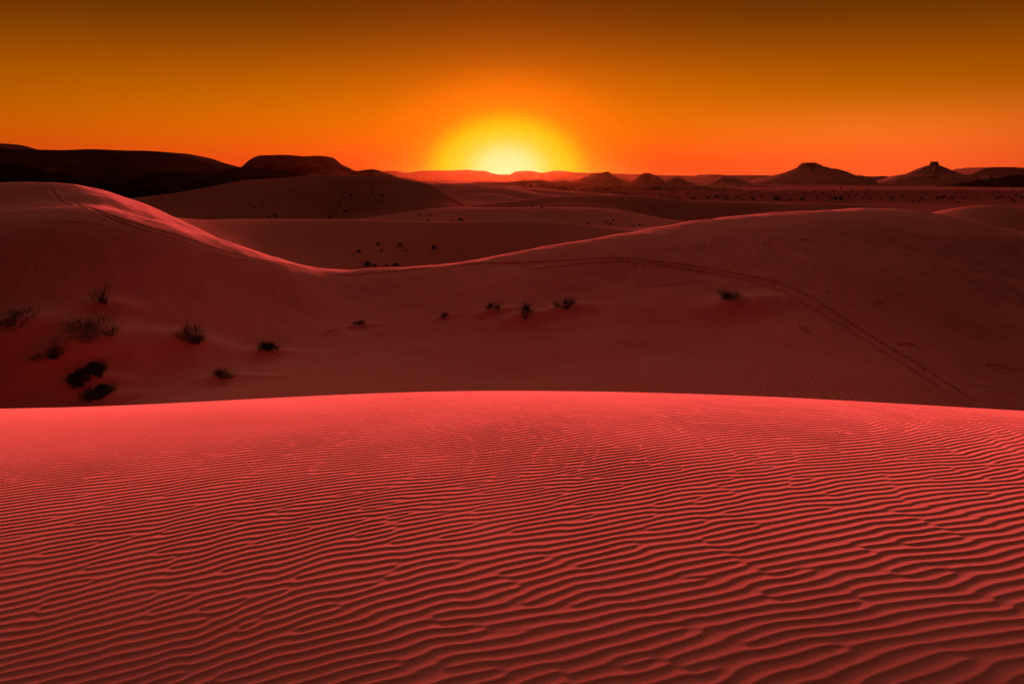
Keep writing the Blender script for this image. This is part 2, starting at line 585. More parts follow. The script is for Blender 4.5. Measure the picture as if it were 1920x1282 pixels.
for ti, (poly, hw, dep) in enumerate(tracks):
    pw = np.array([hit(mid_z, c, r, 26, 72)[:2] for c, r in poly])
    # resample
    seg = np.r_[0, np.cumsum(np.hypot(*np.diff(pw, axis=0).T))]
    t = np.linspace(0, seg[-1], max(3, int(seg[-1] / 0.5)))
    px, py = np.interp(t, seg, pw[:, 0]), np.interp(t, seg, pw[:, 1])
    if len(px) > 8:
        k5 = np.ones(5) / 5
        px[2:-2] = np.convolve(px, k5, 'valid'); py[2:-2] = np.convolve(py, k5, 'valid')
    pad = hw * 12
    cm = np.where((U[0] * max(py.max() + pad, 1) >= -1e9))[0]
    rsel = np.where((yc > py.min() - pad) & (yc < py.max() + pad))[0]
    if len(rsel) == 0: continue
    r0, r1 = rsel[0], rsel[-1] + 1
    umin = min((px - pad) / (py)) if True else 0
    umax = max((px + pad) / (py))
    csel = np.where((uc > umin - 0.02) & (uc < umax + 0.02))[0]
    c0, c1 = csel[0], csel[-1] + 1
    xs, ys = X[r0:r1, c0:c1], Y[r0:r1, c0:c1]
    dmin = np.full(xs.shape, 1e3)
    tt = np.zeros(xs.shape)
    for i in range(len(px) - 1):
        ax, ay, bx, by = px[i], py[i], px[i + 1], py[i + 1]
        rs = np.where((ys[:, 0] > min(ay, by) - pad) & (ys[:, 0] < max(ay, by) + pad))[0]
        if len(rs) == 0: continue
        a_, b_ = rs[0], rs[-1] + 1
        vx, vy = bx - ax, by - ay
        L2 = vx * vx + vy * vy + 1e-9
        q_ = np.clip(((xs[a_:b_] - ax) * vx + (ys[a_:b_] - ay) * vy) / L2, 0, 1)
        d = np.hypot(xs[a_:b_] - ax - q_ * vx, ys[a_:b_] - ay - q_ * vy)
        m_ = d < dmin[a_:b_]
        dmin[a_:b_] = np.where(m_, d, dmin[a_:b_])
        tt[a_:b_] = np.where(m_, (i + q_) / (len(px) - 1), tt[a_:b_])
    farf = 1 + 0.5 * np.clip((ys - 40) / 15, 0, 1)
    dmin = dmin / (farf * 0.72)
    dep = dep * ((2.6 if ti < 2 else 0.8 if ti < 4 else 1.2 if ti < 11 else 0.7) - (1.3 if ti < 2 else 0.0) * np.clip((ys - 38) / 14, 0, 1))
    dd = dmin + 0.015 * wob(xs, ys)
    endf = np.clip(np.minimum(tt, 1 - tt) * (22 if ti < 2 else 6), 0.0, 1)
    Z[r0:r1, c0:c1] += dep * endf * (1 + 0.15 * wob(ys, xs)) * (-np.exp(-(dd / hw) ** 2) + 0.35 * np.exp(-((dd - 2.1 * hw) / (0.8 * hw)) ** 2))

# sand mounds gathered round the shrubs of the middle dune: (col,row,width px,height px,kind,label)
mid_shrubs = [
    (190, 577, 40, 36, 'twig', 'sparse upright twiggy bush highest on the dark left slope of the middle dune'),
    (22, 617, 66, 16, 'flat', 'low flat dark bush at the edge of the photo beside the dark hollow'),
    (172, 648, 84, 44, 'grass', 'wide sprawling dark bush with tall twigs in the dark hollow'),
    (98, 686, 52, 52, 'grass', 'tall dark bush lying lowest to the left of the sprawling bush in the hollow'),
    (355, 647, 62, 26, 'flat', 'wide flat tangled bush between the hollow and the round black bush'),
    (502, 667, 32, 20, 'bush', 'compact round black bush alone below the slope of the middle dune'),
    (420, 712, 44, 28, 'grass', 'leaning feathery tuft just above the bright ripple dune edge'),
    (145, 728, 38, 34, 'bush', 'rounded black bush touching a second one above the bright dune edge'),
    (174, 715, 32, 32, 'bush', 'smaller black bush leaning on its rounded neighbour to the right'),
    (188, 750, 46, 28, 'bush', 'sloping black bush lowest in the hollow at the bright dune edge'),
    (671, 610, 18, 15, 'grass', 'small dark grass tuft farthest left in the row across the middle slope'),
    (832, 593, 13, 11, 'grass', 'tiny grass tuft between two larger tufts with a ridge of sand behind'),
    (919, 587, 27, 25, 'grass', 'round spiky grass tuft on a clean sand slope, roundest of the row'),
    (983, 598, 38, 24, 'grass', 'leaning grass tuft lowest of the three large tufts on the middle slope'),
    (1062, 581, 34, 26, 'grass', 'bushy grass tuft on a sand mound with a long sand tail to its right'),
    (1375, 575, 62, 13, 'flat', 'low half buried bush with thin upright stalks below the wheel tracks'),
]
mid_pos = []
for (c, r, wpx, hpx, kd, lb) in mid_shrubs:
    x, y, z = hit(mid_z, c, r, 26, 72)
    wm = wpx / F * y
    mid_pos.append((x, y, wm, hpx / F * y))
    dx_, dy_ = X - x, Y - y
    sel = (np.abs(dx_) < 4 * wm + 3) & (np.abs(dy_) < 3 * wm + 3)
    ridge_x = np.where(dx_ > 0, dx_ / (wm * 1.9), dx_ / (wm * 1.1))
    bump = 0.26 * wm * np.exp(-(ridge_x ** 2 + ((dy_ - 0.15 * dx_) / (wm * 0.55)) ** 2))
    Z += np.where(sel, bump, 0)
mid = grid_obj("sand_dune", X, Y, Z, m_mid)
tag(mid, "long middle dune with a low saddle, wheel tracks and grass tufts", kind="structure")


def grid_height(Zg, Ug, Yg):
    def f(x, y):
        y = np.asarray(y, float); u = np.asarray(x, float) / y
        i = np.clip(np.searchsorted(Yg, y) - 1, 0, len(Yg) - 2)
        j = np.clip(np.searchsorted(Ug, u) - 1, 0, len(Ug) - 2)
        ty = np.clip((y - Yg[i]) / (Yg[i + 1] - Yg[i]), 0, 1); tx = np.clip((u - Ug[j]) / (Ug[j + 1] - Ug[j]), 0, 1)
        return (Zg[i, j] * (1 - tx) + Zg[i, j + 1] * tx) * (1 - ty) + (Zg[i + 1, j] * (1 - tx) + Zg[i + 1, j + 1] * tx) * ty
    return f


mid_h = grid_height(Z, uc, yc)


# ---------------------------------------------------------------- dunes behind, each a ridge with its own depth
def ridge(label, pts, sb, rr, front, back, seed, nx=500, ny=220, sigma=18, und=0.25, lam=(12, 60), mat=None):
    """pts: (col,row,depth,front slope)"""
    c0, c1 = pts[0][0], pts[-1][0]
    cols = np.linspace(c0, c1, nx)
    rows_ = smooth_interp(cols, pts, 1, sigma)
    dep = smooth_interp(cols, pts, 2, sigma * 2)
    sf = smooth_interp(cols, pts, 3, sigma * 2)
    s = np.linspace(0, 1, ny)
    t = np.where(s < 0.72, -front * (1 - s / 0.72) ** 1.25, back * ((s - 0.72) / 0.28) ** 1.3)
    Y = dep[None, :] + t[:, None]
    U = ((cols - 960) / F)[None, :] * np.ones((ny, 1))
    X = U * Y
    zc = zrow(rows_, dep)[None, :]
    T = t[:, None]
    soft = np.sqrt(T * T + rr * rr) - rr
    Zr = zc - np.where(T < 0, sf[None, :] * soft * (1 - 0.22 * np.clip(-T / front, 0, 1)), sb * soft)
    Zr = Zr + und * waves(seed, *lam)(X, Y) * np.clip(np.abs(T) / (rr * 2.5), 0.0, 1)
    for _ in range(3):
        rv = (H0 + F * (CZ - Zr) / Y).min(0)
        Zr = Zr - ((rows_ - rv) / F * dep)[None, :]
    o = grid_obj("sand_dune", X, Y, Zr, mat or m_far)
    tag(o, label, kind="structure")
    cc, s_, Zs, Ys = cols, t, Zr, Y

    def h(x, y):
        x = np.atleast_1d(np.asarray(x, float)); y = np.atleast_1d(np.asarray(y, float))
        u = x / y
        c = u * F + 960
        jf = np.clip((c - c0) / (c1 - c0) * (nx - 1), 0, nx - 1.001)
        j = jf.astype(int); fx_ = jf - j
        tq = y - np.interp(c, cc, dep)
        i = np.clip(np.searchsorted(t, tq) - 1, 0, ny - 2)
        ty = np.clip((tq - t[i]) / (t[i + 1] - t[i]), 0, 1)
        return (Zs[i, j] * (1 - fx_) + Zs[i, j + 1] * fx_) * (1 - ty) + (Zs[i + 1, j] * (1 - fx_) + Zs[i + 1, j + 1] * fx_) * ty
    return h


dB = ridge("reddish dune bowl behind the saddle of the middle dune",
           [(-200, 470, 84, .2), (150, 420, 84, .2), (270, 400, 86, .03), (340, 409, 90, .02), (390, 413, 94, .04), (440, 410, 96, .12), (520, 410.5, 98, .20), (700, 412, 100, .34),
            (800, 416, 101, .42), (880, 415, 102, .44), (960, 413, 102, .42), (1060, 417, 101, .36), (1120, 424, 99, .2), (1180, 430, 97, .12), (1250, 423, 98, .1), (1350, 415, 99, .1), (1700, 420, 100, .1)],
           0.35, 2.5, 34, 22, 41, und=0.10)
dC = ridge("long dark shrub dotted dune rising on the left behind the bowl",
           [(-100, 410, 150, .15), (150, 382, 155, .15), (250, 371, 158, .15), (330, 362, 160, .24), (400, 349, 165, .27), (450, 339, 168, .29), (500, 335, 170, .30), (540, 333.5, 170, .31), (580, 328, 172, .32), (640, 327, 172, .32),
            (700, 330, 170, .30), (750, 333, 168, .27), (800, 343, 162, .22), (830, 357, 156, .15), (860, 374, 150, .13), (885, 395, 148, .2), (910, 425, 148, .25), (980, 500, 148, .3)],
           0.30, 4, 62, 40, 42, und=0.25, sigma=9, mat=m_shaded)
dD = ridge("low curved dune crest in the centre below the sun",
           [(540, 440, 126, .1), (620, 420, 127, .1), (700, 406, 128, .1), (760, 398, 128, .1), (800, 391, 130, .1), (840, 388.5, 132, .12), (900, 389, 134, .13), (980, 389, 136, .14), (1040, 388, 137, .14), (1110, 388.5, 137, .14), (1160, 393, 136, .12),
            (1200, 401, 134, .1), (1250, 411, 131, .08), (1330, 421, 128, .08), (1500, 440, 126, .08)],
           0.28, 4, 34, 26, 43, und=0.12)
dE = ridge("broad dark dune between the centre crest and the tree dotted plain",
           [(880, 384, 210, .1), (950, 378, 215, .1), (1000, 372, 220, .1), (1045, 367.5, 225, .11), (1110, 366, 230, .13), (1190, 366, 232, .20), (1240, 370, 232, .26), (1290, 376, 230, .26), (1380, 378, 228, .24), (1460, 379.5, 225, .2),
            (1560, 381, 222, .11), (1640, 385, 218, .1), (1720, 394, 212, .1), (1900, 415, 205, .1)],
           0.25, 6, 78, 60, 44, und=0.3, mat=m_shaded)
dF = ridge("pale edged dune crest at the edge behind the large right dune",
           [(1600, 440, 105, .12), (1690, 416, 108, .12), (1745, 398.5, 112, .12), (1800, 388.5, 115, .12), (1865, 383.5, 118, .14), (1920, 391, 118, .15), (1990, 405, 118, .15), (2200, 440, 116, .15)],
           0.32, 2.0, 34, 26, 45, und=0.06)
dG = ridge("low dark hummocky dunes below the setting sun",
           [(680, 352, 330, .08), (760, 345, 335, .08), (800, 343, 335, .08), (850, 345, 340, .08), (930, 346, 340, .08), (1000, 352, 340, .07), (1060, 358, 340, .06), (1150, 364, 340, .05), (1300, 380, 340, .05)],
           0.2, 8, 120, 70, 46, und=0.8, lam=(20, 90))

# ---------------------------------------------------------------- the far plain
gx_ = np.concatenate([-np.geomspace(30, 20000, 70)[::-1], np.linspace(-29, 29, 20), np.geomspace(30, 20000, 70)])
gy_ = np.concatenate([np.linspace(-2000, 100, 12), np.geomspace(110, 16000, 260)])
GX, GY = np.meshgrid(gx_, gy_)
amp = np.clip((GY - 350) / 500, 0, 1) * np.clip((2600 - GY) / 1500, 0, 1)
GZ = amp * (0.3 * waves(61, 120, 700)(GX, GY) + 0.12 * waves(62, 30, 120)(GX, GY))
ground = grid_obj("ground", GX, GY, GZ, m_plain)
tag(ground, "flat reddish gravel plain with a dark tree dotted band", kind="structure")
plain_h = lambda x, y: np.clip((y - 350) / 500, 0, 1) * np.clip((2600 - y) / 1500, 0, 1) * (0.3 * waves(61, 120, 700)(x, y) + 0.12 * waves(62, 30, 120)(x, y))


# ---------------------------------------------------------------- hills, buttes and table mountains
def mountain(name, label, pts, D, mat, slope=0.45, wtop=0.0, nx=420, ny=90, sigma=2.0, rough=0.03, seed=1):
    c0, c1 = pts[0][0], pts[-1][0]
    cols = np.linspace(c0, c1, nx)
    rows_ = smooth_interp(cols, pts, 1, sigma)
    x = (cols - 960) / F * D
    top = zrow(rows_, D)
    top = np.maximum(top, 0) * np.clip(np.minimum(cols - c0, c1 - cols) / 6, 0, 1) - 1.0
    hmax = top.max()
    R = wtop + hmax / slope * 1.15
    s = np.linspace(-1, 1, ny)
    t = np.sign(s) * np.abs(s) ** 1.3 * R
    Xm, T = np.meshgrid(x, t)
    nz_ = waves(seed, hmax * 0.35, hmax * 2.0, 30)
    ta = np.maximum(np.abs(T) - wtop, 0)
    ta = ta * (1 + (0.22 if D < 4000 else 0.06) * nz_(Xm, T) * np.clip(ta / R * 3, 0, 1))
    # cliff band at the top then concave talus
    k = ta / (R - wtop) * 1.12
    Zm = top[None, :] * (1 - np.clip(k, 0, 1)) ** 1.25
    Zm = np.where(T == 0, top[None, :], Zm) - 1.0 - np.clip(k - 0.85, 0, 1) * 10
    Zm = Zm + (rough if D < 4000 else 0.0) * hmax * 0.3 * waves(seed + 9, hmax * 0.1, hmax * 0.6, 30)(Xm, T) * np.clip(ta / R * 6, 0, 1)
    o = grid_obj(name, Xm, D + T, Zm, mat)
    return tag(o, label, kind="structure")


def butte(name, label, pts, xc, D, mat, seed=1, nr=110, na=128, sigma=0.4, elong=1.15):
    p = np.array(pts, float)
    rmax = max(xc - p[0, 0], p[-1, 0] - xc)
    rc = np.linspace(0, 1, nr) ** 1.3 * rmax                       # radius in photograph columns
    zl = zrow(smooth_interp(xc - rc, pts, 1, sigma), D)
    zr = zrow(smooth_interp(xc + rc, pts, 1, sigma), D)
    fall = np.clip((rmax - rc) / (0.12 * rmax), 0, 1)
    zl = zl * fall - 1.5; zr = zr * fall - 1.5
    th = np.linspace(0, 2 * np.pi, na)
    TH, R = np.meshgrid(th, rc / F * D)
    w_ = 0.5 + 0.5 * np.cos(TH)
    Zm = w_ * zr[:, None] + (1 - w_) * zl[:, None]
    gul = waves(seed, 3, 14, 16)(TH * 8, TH * 0) * 0.0
    k = np.array([7, 11, 17, 23]); rp = np.random.RandomState(seed).uniform(0, 6.28, 4)
    for kk, pp in zip(k, rp):
        gul = gul + np.cos(kk * TH + pp + 0.02 * R)
    hh = max(zl.max(), zr.max())
    Zm = Zm + 0.012 * hh * gul * np.clip(R / R.max() * 5 - 0.4, 0, 1) * np.clip(2 - R / R.max() * 2, 0, 1) * (np.abs(np.sin(TH)) ** 0.5)
    cx = (xc - 960) / F * D
    o = grid_obj(name, cx + R * np.cos(TH), D + elong * R * np.sin(TH), Zm, mat)
    return tag(o, label, kind="structure")


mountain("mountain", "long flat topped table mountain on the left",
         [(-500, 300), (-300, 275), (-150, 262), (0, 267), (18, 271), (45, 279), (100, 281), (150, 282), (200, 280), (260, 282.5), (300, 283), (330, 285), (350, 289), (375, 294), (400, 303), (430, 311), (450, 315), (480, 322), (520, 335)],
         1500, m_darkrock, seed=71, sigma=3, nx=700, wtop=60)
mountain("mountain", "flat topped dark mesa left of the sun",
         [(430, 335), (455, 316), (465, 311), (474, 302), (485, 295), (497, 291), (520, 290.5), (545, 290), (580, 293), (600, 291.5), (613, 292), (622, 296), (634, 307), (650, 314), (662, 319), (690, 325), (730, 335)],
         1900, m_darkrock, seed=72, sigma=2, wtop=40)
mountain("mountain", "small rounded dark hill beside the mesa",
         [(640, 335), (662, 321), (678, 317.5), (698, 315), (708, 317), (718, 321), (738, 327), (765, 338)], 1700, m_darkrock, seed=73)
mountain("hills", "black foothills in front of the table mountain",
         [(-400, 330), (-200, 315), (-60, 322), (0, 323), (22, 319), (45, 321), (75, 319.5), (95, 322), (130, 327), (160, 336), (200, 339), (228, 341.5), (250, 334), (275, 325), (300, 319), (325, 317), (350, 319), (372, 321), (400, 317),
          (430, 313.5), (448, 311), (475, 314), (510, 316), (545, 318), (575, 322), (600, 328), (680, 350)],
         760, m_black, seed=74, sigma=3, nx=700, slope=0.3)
mountain("mountain", "pale distant ridge under the sun along the horizon",
         [(690, 338), (715, 321), (742, 320), (758, 325), (775, 323.5), (795, 320.5), (815, 320), (850, 320), (882, 318.5), (895, 320.5), (912, 320.5), (922, 325), (935, 327), (957, 327.5), (965, 322), (980, 320.5), (997, 320.5),
          (1010, 324), (1022, 324), (1032, 320.5), (1048, 320), (1070, 323), (1100, 324), (1120, 324), (1158, 325.5), (1190, 326.5), (1250, 328.5), (1300, 329.5), (1316, 329), (1321, 326.5), (1335, 327.5), (1350, 328.5), (1400, 328.5),
          (1450, 329.5), (1520, 330), (1640, 331), (1760, 330), (1850, 329), (2000, 329), (2150, 338)],
         8000, m_rock, seed=75, sigma=1.5, nx=900, wtop=300, slope=0.3)
mountain("mountain", "flat distant mesa at the edge behind the pillar topped butte",
         [(1770, 334), (1800, 324), (1806, 321.5), (1818, 315.5), (1826, 315.5), (1836, 313.5), (1870, 313.5), (1888, 315), (1900, 314), (1950, 314), (2050, 316), (2140, 335)], 4600, m_rock, seed=76, sigma=1.2, wtop=150)
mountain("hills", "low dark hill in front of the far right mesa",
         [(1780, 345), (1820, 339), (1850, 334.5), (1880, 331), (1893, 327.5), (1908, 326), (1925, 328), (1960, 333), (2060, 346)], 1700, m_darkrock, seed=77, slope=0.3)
mountain("hills", "string of low bumps joining the two buttes",
         [(1400, 346), (1440, 334), (1500, 328), (1600, 329), (1612, 327.5), (1630, 331), (1656, 329), (1675, 331), (1700, 328), (1780, 326), (1830, 328), (1842, 326.5), (1870, 331), (1960, 345)], 2900, m_rock, seed=78, sigma=1.2, slope=0.25, nx=600)
butte("mountain", "broad butte with a flat rocky cap",
      [(1395, 346), (1440, 333), (1455, 329), (1470, 325), (1485, 319), (1498, 313), (1499, 308), (1503, 307.5), (1504, 304.5), (1529, 304.5), (1532, 307.5), (1537, 308), (1538, 310.5), (1556, 316), (1562, 316), (1578, 321), (1590, 327), (1605, 331), (1640, 346)],
      1516, 2600, m_rock, seed=81)
butte("mountain", "cone shaped butte topped by a square rock pillar",
      [(1640, 346), (1675, 333), (1685, 329), (1704, 326), (1722, 317), (1735, 311.5), (1744.5, 308.5), (1745, 302.5), (1758, 302.5), (1758.5, 309), (1772, 316), (1788, 325), (1805, 330), (1860, 346)],
      1751.5, 2500, m_rock, seed=82)
butte("mountain", "twin peaked dark hill right of the sun",
      [(1030, 348), (1060, 340), (1085, 335), (1100, 330), (1118, 322.5), (1126, 323), (1133, 321.5), (1138, 320), (1142, 321), (1152, 329), (1165, 335), (1180, 340), (1215, 347)],
      1134, 1800, m_rock, seed=83, elong=1.0)
butte("mountain", "small flat capped cone next to the twin peaked hill",
      [(1168, 347), (1185, 338), (1200, 327.5), (1207, 323), (1221, 323.5), (1226, 328), (1238, 334), (1250, 339), (1275, 346)], 1214, 1750, m_rock, seed=84)
butte("mountain", "smaller rounded cone beside the flat capped cone",
      [(1235, 347), (1250, 338), (1262, 332), (1272, 330.8), (1278, 333), (1290, 340), (1310, 345), (1330, 347)], 1270, 1700, m_rock, seed=85)
butte("mountain", "little pointed hill alone on the plain",
      [(1305, 347), (1325, 344), (1345, 335.5), (1352, 332), (1359, 329), (1364, 333), (1372, 330.5), (1380, 333), (1392, 338), (1415, 344.5), (1440, 347)], 1359, 1900, m_rock, seed=86)
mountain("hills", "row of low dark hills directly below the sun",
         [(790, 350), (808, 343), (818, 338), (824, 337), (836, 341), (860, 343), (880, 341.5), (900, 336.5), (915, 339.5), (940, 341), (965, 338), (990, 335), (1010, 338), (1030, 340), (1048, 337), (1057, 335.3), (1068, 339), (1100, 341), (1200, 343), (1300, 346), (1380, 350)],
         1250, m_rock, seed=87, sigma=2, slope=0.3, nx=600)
mountain("hills", "faint hill line between the sun and the dark hills",
         [(980, 342), (1000, 337), (1016, 335), (1030, 338), (1045, 343)], 2400, m_rock, seed=88)


# ---------------------------------------------------------------- plants
def blades(seed, n, wid, hgt, spread=1.0, curl=0.5, width=0.012, seg=3, base=0.35, flat=False):
    """tuft of curved tapering grass blades, width x height metres"""
    r = np.random.RandomState(seed)
    V = []; Q = []
    nc = max(2, int(3 + wid * 1.5))
    cl = [(r.uniform(0, 2 * np.pi), wid * 0.42 * math.sqrt(r.uniform()), r.uniform(.45, 1.15), r.uniform(.5, 1.0)) for _ in range(nc)]
    for i in range(n):
        a = r.uniform(0, 2 * np.pi)
        ca, cr, chh, cw = cl[r.randint(nc)]
        b0 = base * wid * 0.32 * cw * math.sqrt(r.uniform())
        bx, by = cr * math.cos(ca) + b0 * math.cos(a), cr * math.sin(ca) + b0 * math.sin(a)
        a2 = a + r.normal(0, 0.5)
        L = hgt * r.uniform(0.35, 1.12) * chh
        out = wid * 0.36 * cw * r.uniform(0.1, 1.0) * spread
        wd = width * r.uniform(0.6, 1.3)
        px_, py_ = -math.sin(a2), math.cos(a2)
        k0 = len(V)
        for s in range(seg + 1):
            t = s / seg
            o_ = out * t ** 1.3
            zz = L * (t - curl * t * t * (0.3 + r.uniform() * 0.1) * (out / (wid * 0.5) + 0.3)) - 0.06 * hgt
            w2 = wd * (1 - 0.85 * t) * 0.5
            V.append((bx + o_ * math.cos(a2) - px_ * w2, by + o_ * math.sin(a2) - py_ * w2, zz))
            V.append((bx + o_ * math.cos(a2) + px_ * w2, by + o_ * math.sin(a2) + py_ * w2, zz))
        for s in range(seg):
            j = k0 + 2 * s
            Q.append((j, j + 1, j + 3, j + 2))
    return np.array(V), np.array(Q)


def leafball(seed, n, wid, hgt, leaf, lumps=6):
    """clumped cloud of small leaf faces over a dome"""
    r = np.random.RandomState(seed)
    cen = []
    for i in range(lumps):
        a = r.uniform(0, 2 * np.pi); q_ = math.sqrt(r.uniform()) * 0.6
        cen.append((q_ * math.cos(a) * wid * .5, q_ * math.sin(a) * wid * .5, hgt * r.uniform(0.3, 0.72), r.uniform(0.28, 0.45)))
    V = []; Q = []
    for i in range(n):
        c = cen[r.randint(lumps)]
        d = r.normal(size=3); d /= np.linalg.norm(d)
        rad = r.uniform(0.55, 1.08) ** 0.5 * c[3]
        p = np.array([c[0] + d[0] * rad * wid * .55, c[1] + d[1] * rad * wid * .55, max(0.0, c[2] + d[2] * rad * hgt * 0.95)])
        t1 = r.normal(size=3); t1 /= np.linalg.norm(t1)
        t2 = np.cross(t1, r.normal(size=3)); t2 /= np.linalg.norm(t2) + 1e-9
        l1, l2 = leaf * r.uniform(.7, 1.4), leaf * r.uniform(.25, .5)
        k0 = len(V)
        V += [p - t1 * l1, p + t2 * l2, p + t1 * l1, p - t2 * l2]
        Q.append((k0, k0 + 1, k0 + 2, k0 + 3))
    return np.array(V), np.array(Q)


def tube(path, r0, r1, nseg=6):
    V = []; Q = []
    n_ = len(path)
    for i, p in enumerate(path):
        rr_ = r0 + (r1 - r0) * i / (n_ - 1)
        for k in range(nseg):
            a = 2 * math.pi * k / nseg
            V.append((p[0] + rr_ * math.cos(a), p[1] + rr_ * math.sin(a), p[2]))
    for i in range(n_ - 1):
        for k in range(nseg):
            k2 = (k + 1) % nseg
            Q.append((i * nseg + k, i * nseg + k2, (i + 1) * nseg + k2, (i + 1) * nseg + k))
    return np.array(V), np.array(Q)


def join(parts):
    V = []; Q = []; o_ = 0
    for v, q_ in parts:
        V.append(v); Q.append(q_ + o_); o_ += len(v)
    return np.concatenate(V), np.concatenate(Q)


def stems(seed, n, wid, hgt, r0):
    r = np.random.RandomState(seed)
    ps = []
    for i in range(n):
        a = r.uniform(0, 2 * np.pi); o_ = wid * .42 * r.uniform(.3, 1); L = hgt * r.uniform(.6, 1.0)
        path = [(0.08 * o_ * math.cos(a), 0.08 * o_ * math.sin(a), -0.08)]
        for t in (0.33, 0.66, 1.0):
            path.append((o_ * t * math.cos(a) + r.normal() * .04 * wid, o_ * t * math.sin(a) + r.normal() * .04 * wid, L * t ** .8))
        ps.append(tube(path, r0, r0 * .25, 5))
    return join(ps)


def empty(name, loc):
    o = bpy.data.objects.new(name, None)
    o.empty_display_size = 0.3
    o.location = loc
    return link(o)


def child(name, VQ, mat, parent, smooth=False):
    o = bpy.data.objects.new(name, mesh_from(name, VQ[0], VQ[1], mat, smooth))
    o.parent = parent
    return link(o)


def settle(o, fz, x, y, rz=0.0, amt=0.75):
    """lean a plant with the slope it grows on"""
    e = 0.4
    gx = float(np.ravel(fz(np.array([x + e]), np.array([y])) - fz(np.array([x - e]), np.array([y])))[0]) / (2 * e)
    gy = float(np.ravel(fz(np.array([x]), np.array([y + e])) - fz(np.array([x]), np.array([y - e])))[0]) / (2 * e)
    nrm = Vector((-gx * amt, -gy * amt, 1)).normalized()
    qt = Vector((0, 0, 1)).rotation_difference(nrm)
    from mathutils import Quaternion
    o.rotation_euler = (qt @ Quaternion((0, 0, 1), rz)).to_euler()


G_MID = "bushes and grass tufts on the middle dune"
for i, ((c, r, wpx, hpx, kd, lb), (x, y, wm, hm)) in enumerate(zip(mid_shrubs, mid_pos)):
    z = float(mid_h(np.array([x]), np.array([y]))[0]) - 0.05
    if kd == 'bush':
        o = empty("bush", (x, y, z))
        child("stem", stems(300 + i, 9, wm, hm * .6, 0.018), m_bark, o, True)
        child("foliage", join([leafball(200 + i, 1900, wm * 1.0, hm * .66, 0.05, 11), blades(230 + i, 300, wm * 1.3, hm * .8, 1.0, .5, .022, base=.8)]), m_bush, o)
        tag(o, lb, "bush", G_MID)
    elif kd == 'grass':
        o = empty("grass_tuft", (x, y, z))
        a = blades(200 + i, int(230 + 140 * wm), wm * 1.35, hm * (0.62 if wm < 1.4 else 0.42), 1.0, 0.7, 0.022, base=0.5)
        child("blades", a, m_grass, o)
        child("stem", stems(300 + i, 10, wm * 1.2, hm * 0.7, 0.008), m_bark, o, True)
        tag(o, lb, "grass tuft" if wm < 1.6 else "bush", G_MID)
    elif kd == 'twig':
        o = empty("bush", (x, y, z))
        child("stem", stems(300 + i, 22, wm * 1.2, hm * 1.0, 0.014), m_bark, o, True)
        child("blades", blades(200 + i, 140, wm * 1.2, hm * .7, 1.0, 0.45, 0.018), m_grass, o)
        tag(o, lb, "bush", G_MID)
    else:
        o = empty("bush", (x, y, z))
        a = blades(200 + i, 520, wm, hm * 0.75, 1.0, 0.6, 0.026, base=0.85)
        child("blades", a, m_grass, o)
        child("stem", stems(300 + i, 16, wm * 1.05, hm * 1.3, 0.008), m_bark, o, True)
        tag(o, lb, "bush", G_MID)
    settle(o, mid_z, x, y)

# one small shrub per kind, then copied over the dunes behind
protos = []
for k in range(4):
    o = empty("shrub", (0, 0, 0))
    child("foliage", join([leafball(500 + k, 380, 0.9, 0.62, 0.06, 5), blades(520 + k, 90, 1.05, 0.6, 1, .5, .03)]), m_bush, o)
    child("stem", stems(540 + k, 7, .9, .55, .02), m_bark, o, True)
    protos.append([o, False])


def place(protos, k, loc, sx, sz, rz, label, cat, group):
    src = protos[k % len(protos)]
    if not src[1]:
        o = src[0]; src[1] = True
    else:
        o = src[0].copy(); link(o)
        for ch in src[0].children:
            c_ = ch.copy(); link(c_); c_.parent = o
    o.location = loc
    o.scale = (sx, sx, sz)
    o.rotation_euler = (0, 0, rz)
    return tag(o, label, cat, group)


